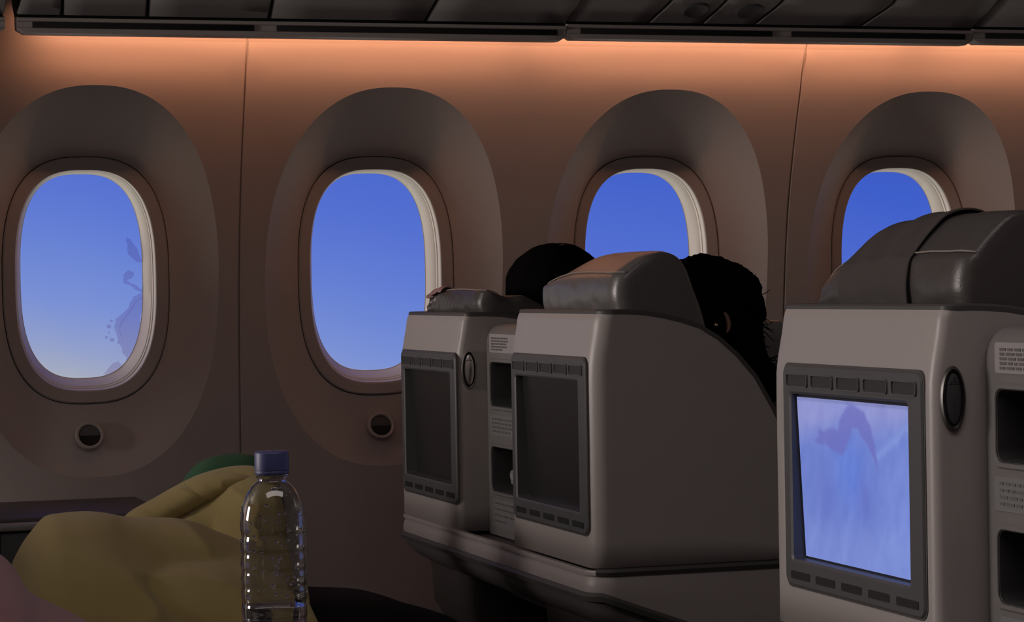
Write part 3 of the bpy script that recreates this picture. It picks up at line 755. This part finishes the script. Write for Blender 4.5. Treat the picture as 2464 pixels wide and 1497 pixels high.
# ------------------------------------------------------------------ bases under the seat pairs
def make_base(x, ya, yb, dz, label, x1=1.78):
    root = empty('seat_base', (x+.4, (ya+yb)/2, 0), label, 'seat base', 'bases carrying the seat pairs')
    r = .035
    def plan(o_, dz_=0):           # U outline, o_ = outward offset
        pts = [(x1, ya+o_)]+[(x+.02+(x1-x-.02)*t_, ya+o_) for t_ in (.7, .4, .2, .08)]
        pts += [(x+r-(r+o_)*math.sin(a), ya-r+(r+o_)*math.cos(a)) for a in [PI/2*i/6 for i in range(7)]]
        pts += [(x-o_, ya-r+(yb-ya+2*r)*i/8) for i in range(1, 8)]
        pts += [(x+r-(r+o_)*math.cos(a), yb+r-(r+o_)*math.sin(a)) for a in [PI/2*i/6 for i in range(7)]]
        pts += [(x+.02+(x1-x-.02)*t_, yb-o_) for t_ in (.08, .14, .2, .3, .4, .55, .7, .85, 1)]
        return pts
    def low(px, py):               # lower edge drops forward along the aisle side
        return .684-.37*max(0, px-x-.012)+.10*max(0, px-x-.35)
    # light rail ledge on the rear, dark strip along the sides
    def sweep(sec, name, m_, sel=None, drop=False):
        lp = []
        for o_, z in sec:
            lp.append([Vector((p_[0], p_[1], z+dz+((low(*p_)-.684) if drop else 0))) for p_ in plan(o_)])
        lp = [[row[i] for row in lp] for i in range(len(lp[0]))]
        if sel: lp = lp[sel[0]:sel[1]]
        mb = MB(); mb.loops(lp, cap0=True, cap1=True); return mb.build(name, m_, root, angle=30, fix=True)
    nrear = (5+3, 5+7+7+4)
    rail = [(-.004, .722), (.0065, .7225), (.0075, .719), (.0065, .7145), (-.004, .713)]
    sweep(rail, 'ledge_rail', 'base', nrear); sweep([(-.004, .7255), (.006, .7245), (.009, .720), (.006, .714), (-.004, .712)], 'rubber_strip', 'trim', (nrear[1]-1, None))
    # body between rail and bumper
    lp = []
    for t_, o_ in ((0, -.004), (.0, .002), (.25, .006), (.6, .008), (1.0, .006)):
        lp.append([Vector((p_[0], p_[1], (.715*(1-t_)+low(*p_)*t_)+dz)) for p_ in plan(o_)])
    mb = MB(); mb.loops(lp, closed=False); b = mb.build('body', 'base', root, angle=40, fix=True)
    # bumper
    sweep([(.0, .689), (.010, .6895), (.014, .684), (.012, .676), (.0, .674)], 'bumper', 'trim', None, True)
    # skirt curving under
    lp = []
    for dz_, o_ in ((-.008, .004), (-.02, .0), (-.035, -.02), (-.05, -.06), (-.065, -.13), (-.09, -.22)):
        row = []
        for p_, q in zip(plan(0), plan(min(o_, 0))):
            k_ = -o_
            y = p_[1]-max(0, k_)*1.9*sstep(yb, ya, p_[1])+max(0, k_)*.15*(1-sstep(yb, ya, p_[1])); xx = p_[0]+max(0, k_)*.5*(1-sstep(x, x1, p_[0]))
            row.append(Vector((xx, y, low(*p_)+dz_+dz)))
        lp.append(row)
    mb = MB(); mb.loops(lp, closed=False); mb.build('skirt', 'skirt', root, angle=40, fix=True)
    # deck, pedestal and legs
    mb = MB(); mb.box((x+.02, yb+.01, .700+dz), (x+.14, ya-.01, .712+dz)); mb.build('deck', 'skirt', root)
    for yy in (ya-.62, yb+.16):
        mb = MB(); mb.box((x+.16, yy-.03, .03), (x+.24, yy+.03, .60), .008); mb.box((x+.12, yy-.04, 0), (x+.9, yy+.04, .035), .008); mb.build('leg', 'ottoman', root)
    return root
make_base(XF, 4.655, 3.547, -.004, 'curved base with a rail and dark bumper under the two far seat shells')
make_base(XF-.008, 2.842, 1.74, .008, 'seat base under the nearest seat shell with the lit screen')

# ================================================================== PEOPLE
def remesh(o, vox=.008, sm=6):
    md = o.modifiers.new('one_surface', 'REMESH'); md.mode = 'VOXEL'; md.voxel_size = vox; md.use_smooth_shade = True
    md = o.modifiers.new('soften', 'SMOOTH'); md.iterations = sm; md.factor = .5
    return o
def capsule(mb, a, b, ra, rb, n=14):
    a, b = Vector(a), Vector(b); path = [a+(b-a)*i/6 for i in range(7)]
    mb.tube(path, [ra+(rb-ra)*i/6 for i in range(7)], n); mb.sphere(a, ra*.98); mb.sphere(b, rb*.98)
def head_geo(mb, c, face, up, s_=1.0):
    f = Vector(face).normalized(); u = Vector(up).normalized(); l = u.cross(f).normalized(); u = f.cross(l)
    def at_(x, y, z): return c+(f*x+l*y+u*z)*s_
    def ell(x, y, z, rx, ry, rz, sb=3):
        bm = bmesh.new(); bmesh.ops.create_icosphere(bm, subdivisions=sb, radius=1); bm.verts.index_update()
        mb.add([at_(x+v.co.x*rx, y+v.co.y*ry, z+v.co.z*rz) for v in bm.verts], [[v.index for v in q.verts] for q in bm.faces]); bm.free()
    ell(-.012, 0, .030, .092, .074, .084); ell(.022, 0, -.020, .066, .062, .085); ell(.055, 0, -.085, .030, .034, .024)
    ell(.088, 0, -.012, .016, .012, .022, 2); ell(.094, 0, -.026, .014, .015, .010, 2)       # nose
    ell(.082, 0, -.056, .010, .024, .006, 2); ell(.080, 0, -.067, .010, .020, .006, 2)       # lips
    for sd in (-1, 1):
        ell(.072, .030*sd, .016, .018, .022, .007, 2)                                         # brow
        ell(.074, .031*sd, .004, .011, .013, .009, 2)                                         # eye
        ell(-.005, .074*sd, -.004, .018, .007, .030, 2); ell(.000, .080*sd, -.020, .009, .006, .012, 2)   # ear
    return at_
def person(name, label, hc, face, up, neck, hips, hair_fn, skin='skin'):
    root = empty(name, hips, label, 'person', 'passengers in the seats ahead')
    mb = MB(); hc = Vector(hc); neck = Vector(neck); hips = Vector(hips)
    at_ = head_geo(mb, hc, face, up)
    capsule(mb, at_(-.02, 0, -.06), neck, .052, .056)
    ch = neck.lerp(hips, .35); 
    sd = Vector((0, 1, 0))
    for t_, rx, ry in ((.12, .07, .15), (.3, .10, .17), (.5, .10, .155), (.75, .10, .14), (1, .11, .16)):
        mb.sphere(neck.lerp(hips, t_), rx, ry, .12, 3)
    hd = []
    for s_ in (-1, 1):
        sh = neck.lerp(hips, .10)+sd*.17*s_; el_ = sh+Vector((.10, .04*s_, -.25)); wr = el_+Vector((.22, -.06*s_, .02))
        capsule(mb, sh, el_, .050, .040); capsule(mb, el_, wr, .038, .026)
        mb.sphere(wr+Vector((.045, 0, 0)), .045, .038, .016, 2)
        for j in range(4):
            b = wr+Vector((.08, (-.027+.018*j), 0)); L_ = (.062, .072, .068, .052)[j]
            mb.tube([b, b+Vector((L_*.5, 0, .003)), b+Vector((L_, 0, -.012))], [.0085, .008, .0068], 8); 
        th = wr+Vector((.025, -.036*s_, 0)); mb.tube([th, th+Vector((.03, -.016*s_, .002)), th+Vector((.055, -.018*s_, -.004))], [.010, .009, .0075], 8)
        kn = hips+Vector((.44, .09*s_, .03)); an = kn+Vector((.12, 0, -.40))
        capsule(mb, hips+Vector((0, .09*s_, 0)), kn, .085, .058); capsule(mb, kn, an, .055, .040)
        capsule(mb, an+Vector((0, 0, -.03)), an+Vector((.16, 0, -.045)), .036, .028)
    b = mb.build('body', skin, root, angle=None); remesh(b, .009, 4)
    # clothing follows torso and arms
    mb = MB()
    for t_, rx, ry in ((.10, .075, .155), (.2, .095, .172), (.3, .112, .182), (.5, .112, .167), (.75, .112, .152), (1, .122, .172)):
        mb.sphere(neck.lerp(hips, t_), rx, ry, .125, 3)
    for s_ in (-1, 1):
        sh = neck.lerp(hips, .10)+sd*.17*s_; el_ = sh+Vector((.10, .04*s_, -.25)); wr = el_+Vector((.18, -.05*s_, .016))
        capsule(mb, sh, el_, .060, .050); capsule(mb, el_, wr, .047, .036)
        kn = hips+Vector((.44, .09*s_, .03)); an = kn+Vector((.115, 0, -.38)); capsule(mb, hips+Vector((0, .09*s_, 0)), kn, .096, .070); capsule(mb, kn, an, .066, .052)
    remesh(mb.build('clothing', 'shirt', root, angle=None), .012, 5)
    hair_fn(root, at_)
    return root
# -- far passenger: short dark hair, only the crown shows over the headrest
def hair_short(root, at_):
    bm = bmesh.new(); bmesh.ops.create_icosphere(bm, subdivisions=5, radius=1); mb = MB(); vs = []
    for v in bm.verts:
        c = v.co; k = 1+.05*noise.noise(c*3)+.012*noise.noise(c*24)
        if c.x > .55 and c.z < .35: k *= .82
        if c.z < -.5: k *= .8
        vs.append(at_(-.016+c.x*.100*k, c.y*.084*k, .026+c.z*.088*k))
    bm.verts.index_update(); mb.add(vs, [[v.index for v in f.verts] for f in bm.faces]); bm.free()
    h = mb.build('hair', 'hair', root, angle=None)
person('person', 'short dark haired passenger whose crown shows above the pink striped headrest', (1.499, 4.40, 1.116), (1, .1, -.12), (.12, 0, 1), (1.50, 4.42, .98), (1.80, 4.43, .50), hair_short)
# -- passenger in the aisle seat: long curly hair, head turned to the windows
def hair_long(root, at_):
    mb = MB()
    def blob(px, py, Y, r, ry=None, rz=None): c = atY(px, py, Y); mb.sphere(c, r, ry or r, rz or r, 4)
    for px, py, Y, r in ((1690, 735, 3.74, .082), (1722, 738, 3.745, .080), (1766, 768, 3.78, .034), (1746, 765, 3.73, .048), (1768, 800, 3.71, .046), (1776, 842, 3.70, .042), (1796, 882, 3.70, .040), (1815, 920, 3.70, .043), (1845, 962, 3.70, .050), (1840, 990, 3.70, .055), (1880, 990, 3.70, .05)):
        blob(px, py, Y, r)
    bm = bmesh.new(); bmesh.ops.create_icosphere(bm, subdivisions=4, radius=1); bm.verts.index_update()
    mb.add([at_(-.014+v.co.x*.100, v.co.y*.080, .036+v.co.z*.094) for v in bm.verts], [[v.index for v in f.verts] for f in bm.faces]); bm.free()
    h = mb.build('hair', 'hair', root, angle=None); remesh(h, .006, 4)
    tx = bpy.data.textures.new('hair_lumps', 'CLOUDS'); tx.noise_scale = .018
    md = h.modifiers.new('curls', 'DISPLACE'); md.texture = tx; md.strength = .014; md.mid_level = .5; md.texture_coords = 'LOCAL'
    mb = MB(); rnd = random.Random(5)
    edge = crspline([(1650, 662, 0), (1685, 653, 0), (1722, 655, 0), (1755, 672, 0), (1782, 705, 0), (1798, 745, 0), (1806, 790, 0), (1812, 830, 0), (1828, 870, 0), (1850, 905, 0), (1872, 930, 0)], 14)
    for i in range(230):
        e_ = edge[rnd.randrange(len(edge))]; Y = 3.72+rnd.uniform(-.03, .04)
        a = atY(e_.x-1, e_.y+2, Y); k = rnd.uniform(.3, 1.0); r = rnd.uniform(.005, .014)*k
        ph = rnd.uniform(0, 6.28); d = Vector((rnd.uniform(.1, 1), rnd.uniform(-.4, .4), rnd.uniform(-1.2, .5))).normalized()
        L_ = rnd.uniform(.02, .055)*(.6 if rnd.random() < .6 else 1)
        pts = []
        for j in range(10):
            t_ = j/9; pts.append(a+d*L_*t_+Vector((r*math.cos(ph+t_*5)*t_, r*math.sin(ph+t_*4)*.6*t_, r*math.sin(ph+t_*5)*t_-.015*t_*t_)))
        mb.tube(pts, [.0019*(1-.75*j/9) for j in range(10)], 4)
    for pts in ([(1745, 665), (1752, 650), (1748, 638), (1738, 640), (1722, 644)], [(1798, 740), (1806, 725), (1800, 715), (1785, 728), (1775, 718)], [(1660, 662), (1664, 648), (1680, 645), (1690, 652)]):
        mb.tube([tuple(atY(v.x, v.y, 3.75)) for v in crspline([(a_, b_, 0) for a_, b_ in pts], 5)], .0009, 4)
    mb.build('hair_strands', 'hair', h)['kind'] = 'stuff'
    # the ear that shows through the hair, with a small stud
    c = atY(1741, 776, 3.655)
    def E(a_, rx, rz): return c+Vector((rx*math.cos(a_), .006*math.sin(a_), rz*math.sin(a_)))
    mb = MB(); mb.tube([E(-1.3+2.75*i/16, .0085, .0165) for i in range(17)], [.0015+.0022*math.sin(PI*i/16) for i in range(17)], 8); mb.sphere(c+Vector((-.004, .008, -.002)), .011, .006, .016, 3)
    mb.build('ear', 'skin', root, angle=None)
    mb = MB(); mb.sphere(atY(1722, 783, 3.65), .0042); mb.build('earring', 'gold', root)
    mb = MB(); mb.sphere(atY(1706, 762, 3.70), .030, .03, .030, 3); mb.build('nape', 'skin', root, angle=None)
person('person', 'curly long haired passenger with an ear showing beside the curved aisle seat shell', (1.512, 3.76, 1.054), (.12, 1, -.22), (-.15, .05, 1), (1.59, 3.755, .925), (1.86, 3.75, .50), hair_long)

# ================================================================== FOREGROUND
def fbm(p_, o_=4): return noise.fractal(p_, .9, 2.1, o_)
def drape(mb, ridge, Y, dep, bottom, seed, amp=.010, nu=150, nv=56, back=.06, dirn=(5, 2.5, 9), round_=1.0, roll=None):
    pts = crspline([(a_, b_, 0) for a_, b_ in ridge], 10)
    P_ = [atY(v.x, v.y, Y) for v in pts]
    # resample evenly
    d = [0]
    for a, b in zip(P_, P_[1:]): d.append(d[-1]+(b-a).length)
    out = []
    for i in range(nu+1):
        s_ = d[-1]*i/nu; k = 0
        while k < len(d)-2 and d[k+1] < s_: k += 1
        t_ = (s_-d[k])/max(1e-9, d[k+1]-d[k]); out.append(P_[k].lerp(P_[k+1], t_))
    loops = []
    for j in range(nv+1):
        a = -.9+((2.9 if roll else PI/2)+.9)*j/nv
        row = []
        for i, r in enumerate(out):
            H = max(.02, r.z-bottom)
            if roll: H = interp(roll, i/nu)
            if a < 0 and not roll: y = r.y+back*math.sin(-a); z = r.z-back*(1-math.cos(a))
            else:
                t_ = a/(PI/2); y = r.y-dep*math.sin(a)**round_; z = r.z-H*(1-math.cos(a))
            p_ = Vector((r.x, y, z))
            q = Vector((r.x*dirn[0]+z*4, y*dirn[1], z*dirn[2]+seed))
            n_ = fbm(q, 2)*amp*1.2-(1-abs(noise.noise(q*1.5+Vector((9, 4, 0)))))**5*amp*1.1+(1-abs(noise.noise(Vector((q.x*2.1+q.z*1.6, q.y, q.z*2.6-q.x*1.2)))))**7*amp*.55
            n_ *= sstep(-.1, .55, a)*1.0+.12
            p_ += Vector((n_*.25, -n_, n_*.45*sstep(0, .7, a)))
            row.append(p_)
        loops.append(row)
    mb.loops(loops, closed=False, flip=False)
mb = MB()
drape(mb, [(262, 1290), (290, 1262), (320, 1232), (370, 1204), (430, 1170), (480, 1146), (530, 1131), (575, 1124), (620, 1127), (655, 1150), (680, 1200), (690, 1300)], 3.99, .05, .62, 3, amp=.004, roll=[(0, .020), (.2, .026), (.45, .026), (.62, .016), (.75, .009), (1, .008)])
drape(mb, [(380, 1275), (425, 1249), (460, 1228), (495, 1204), (520, 1180), (545, 1160), (575, 1147), (610, 1144), (645, 1160), (672, 1200), (690, 1290)], 3.97, .15, .62, 11, amp=.019, dirn=(5, 1.5, 4))
drape(mb, [(2, 1530), (18, 1430), (34, 1362), (56, 1316), (84, 1276), (112, 1246), (150, 1238), (205, 1234), (250, 1237), (300, 1246), (360, 1249), (420, 1250), (470, 1260), (520, 1280), (570, 1300), (610, 1322), (645, 1352), (668, 1400), (680, 1530)], 3.80, .30, .60, 20, amp=.020, dirn=(2.9, 1.5, 3.6), round_=.9)
o = mb.build('blanket', 'yellow', angle=None, fix=False)
md = o.modifiers.new('thickness', 'SOLIDIFY'); md.thickness = .004; md.offset = 0
centre(o); tag(o, 'bunched yellow blanket behind the water bottle', 'blanket')
mb = MB(); drape(mb, [(-120, 1290), (-60, 1310), (0, 1340), (28, 1368), (44, 1398), (62, 1424), (92, 1442), (130, 1460), (175, 1482), (225, 1512), (280, 1560)], 3.02, .22, .60, 31, amp=.015, dirn=(4, 1.5, 3))
o = mb.build('blanket', 'pink', angle=None); md = o.modifiers.new('thickness', 'SOLIDIFY'); md.thickness = .005; md.offset = 0
centre(o); tag(o, 'pink blanket in the lower left corner', 'blanket')
# green cushion behind the yellow blanket
c = atY(560, 1190, 4.26); c.z = .738; mb = MB(); bm = bmesh.new(); bmesh.ops.create_uvsphere(bm, u_segments=40, v_segments=24, radius=1); bm.verts.index_update()
def sq(a_, e_): return math.copysign(abs(a_)**e_, a_)
mb.add([c+Vector((sq(v.co.x, .8)*.108, sq(v.co.y, .9)*.06, sq(v.co.z, .95)*.132+.003*noise.noise(v.co*3))) for v in bm.verts], [[v.index for v in f.verts] for f in bm.faces]); bm.free()
o = mb.build('cushion', 'green', angle=None); centre(o); tag(o, 'dark green cushion peeking out behind the yellow blanket', 'cushion')
# side ledge along the wall
root = empty('side_ledge', (.35, 4.9, 0), 'dark side ledge along the wall behind the yellow blanket', 'ledge')
mb = MB(); mb.box((-.1, 4.72, 0.7250), (.80, 5.10, 0.7350), .003); mb.build('top', 'skirt', root)
mb = MB(); mb.box((-.1, 4.735, 0.7270), (.80, 5.09, 0.7245), .001); mb.build('shadow_gap', 'black', root)
mb = MB(); mb.box((-.1, 4.695, 0.7120), (.80, 5.10, 0.7265), .004); mb.build('rail', 'base', root)
mb = MB(); mb.box((-.1, 4.71, 0), (.478, 5.02, 0.7115), .003); mb.build('cabinet', 'trim', root)
mb = MB(); mb.box((.484, 4.71, 0), (.79, 5.02, 0.7115), .003); mb.build('cabinet', 'hook', root)
# black padded footrest
root = empty('footrest', (1.06, 4.25, 0), 'black padded footrest low beside the wall, right of the bottle', 'footrest')
mb = MB(); lp = []
topz = crspline([(.83, .60, 0), (.86, .63, 0), (.91, .642, 0), (1.00, .636, 0), (1.06, .628, 0), (1.12, .606, 0), (1.17, .590, 0), (1.21, .570, 0), (1.23, .53, 0)], 5)
for v in topz:
    lp.append([Vector((v.x, 4.05, .40)), Vector((v.x, 4.05, v.y-.05)), Vector((v.x, 4.07, v.y-.015)), Vector((v.x, 4.12, v.y)), Vector((v.x, 4.22, v.y)), Vector((v.x, 4.40, v.y-.02)), Vector((v.x, 4.52, v.y-.08)), Vector((v.x, 4.53, .40))])
mb.loops(lp, cap0=True, cap1=True); sub(mb.build('cushion', 'ottoman', root, angle=None, fix=True), 1)
mb = MB(); mb.box((.86, 4.09, 0), (1.18, 4.49, .41), .01); mb.build('plinth', 'ottoman', root)
# flat-bed seat the blankets lie on (below the frame)
root = empty('flat_bed_seat', (.25, 3.7, 0), 'dark flat bed seat under the yellow and pink blankets', 'airplane seat')
mb = MB(); mb.box((-.26, 2.72, .46), (.81, 4.55, .60), .05, 3); mb.build('mattress', 'leather', root)
mb = MB(); mb.box((-.2, 2.85, 0), (.72, 4.45, .47), .02); mb.build('plinth', 'skirt', root)
# tray console the bottle stands on (below the frame)
root = empty('tray_table', (.53, 2.45, 0), 'small grey table under the water bottle', 'table')
mb = MB(); mb.box((.36, 2.27, .755), (.72, 2.63, .7713), .006); mb.build('tabletop', 'console', root)
mb = MB(); mb.box((.50, 2.41, .02), (.56, 2.49, .755), .01); mb.box((.42, 2.33, 0), (.64, 2.57, .025), .008); mb.build('pedestal', 'skirt', root)

# ---- water bottle
BX, BY, BZ = .5215, 2.45, .7715
root = empty('water_bottle', (BX, BY, BZ), 'clear plastic water bottle with a navy cap in front of the yellow blanket', 'bottle')
H = [(.026, 0), (.030, .002), (.0325, .008), (.0335, .014)]
def rib(z):
    r = .0328
    for zc, d, wd in [(a_, b_*.45, c_) for a_, b_, c_ in ((.030, .0016, .003), (.040, .0016, .003), (.050, .0016, .003), (.068, .0018, .0035), (.084, .0014, .003), (.100, .0014, .003), (.118, .0016, .003), (.136, .0020, .004))]: r -= d*math.exp(-((z-zc)/wd)**2)
    return r
z = .016
while z < .1475: H.append((rib(z), z)); z += .0012
H += [(r, zz) for r, zz in ((.0328, .1480), (.0326, .1520), (.0316, .1590), (.0298, .1660), (.0272, .1730), (.0240, .1790), (.0206, .1838), (.0172, .1868), (.0148, .1885), (.0140, .1900))]
H += [(.0140, .1920), (.0158, .1925), (.0160, .1942), (.0140, .1950), (.0136, .2000), (.0136, .208)]
HI = [(max(r-.0007, .001), max(zz, .0008)) for r, zz in H]
mb = MB(); mb.lathe(H+HI[::-1], (BX, BY, BZ), n=72, cap0=True, cap1=True); body = mb.build('body', 'pet', root, angle=60, fix=True)
mb = MB(); mb.lathe([(.0148, .1950), (.0150, .1975), (.0148, .1985)], (BX, BY, BZ), n=48, cap0=False, cap1=False); mb.build('tamper_ring', 'pet', root)
capp = []
mb = MB(); n = 120
lp = []
for r, z in ((.0168, .1960), (.0172, .1965), (.0172, .1992), (.0168, .1996), (.0168, .2000), (.0172, .2004), (.0172, .2170), (.0166, .2186), (.0150, .2192)):
    lp.append([Vector((BX+(r+(.0003 if k % 2 else 0)*(1 if .2 < z < .217 else 0))*math.cos(2*PI*k/n), BY+(r+(.0003 if k % 2 else 0)*(1 if .2 < z < .217 else 0))*math.sin(2*PI*k/n), BZ+z)) for k in range(n)])
mb.loops(lp, cap0=True, cap1=True); mb.build('cap', 'cap', root, angle=50)
mb = MB(); mb.lathe([(.0255, .0012)]+[(rib(.016+.0012*i)-.0009, .016+.0012*i) for i in range(int((.0635-.016)/.0012))]+[(.0316, .0640)], (BX, BY, BZ), n=72); mb.build('water', 'water', root, angle=60)
mb = MB(); rnd = random.Random(9)
for i in range(260):
    z = rnd.uniform(.066, .183); a = rnd.uniform(0, 2*PI)
    r = interp([(zz, rr) for rr, zz in H[4:]], z)-.0010; s_ = rnd.choice((.0006, .0007, .0009, .0012, .0016, .0021))
    mb.sphere((BX+r*math.cos(a), BY+r*math.sin(a), BZ+z), s_, s_, s_*rnd.uniform(.6, 1.0), 2)
o = mb.build('water_droplets', 'water', root); o['kind'] = 'stuff'
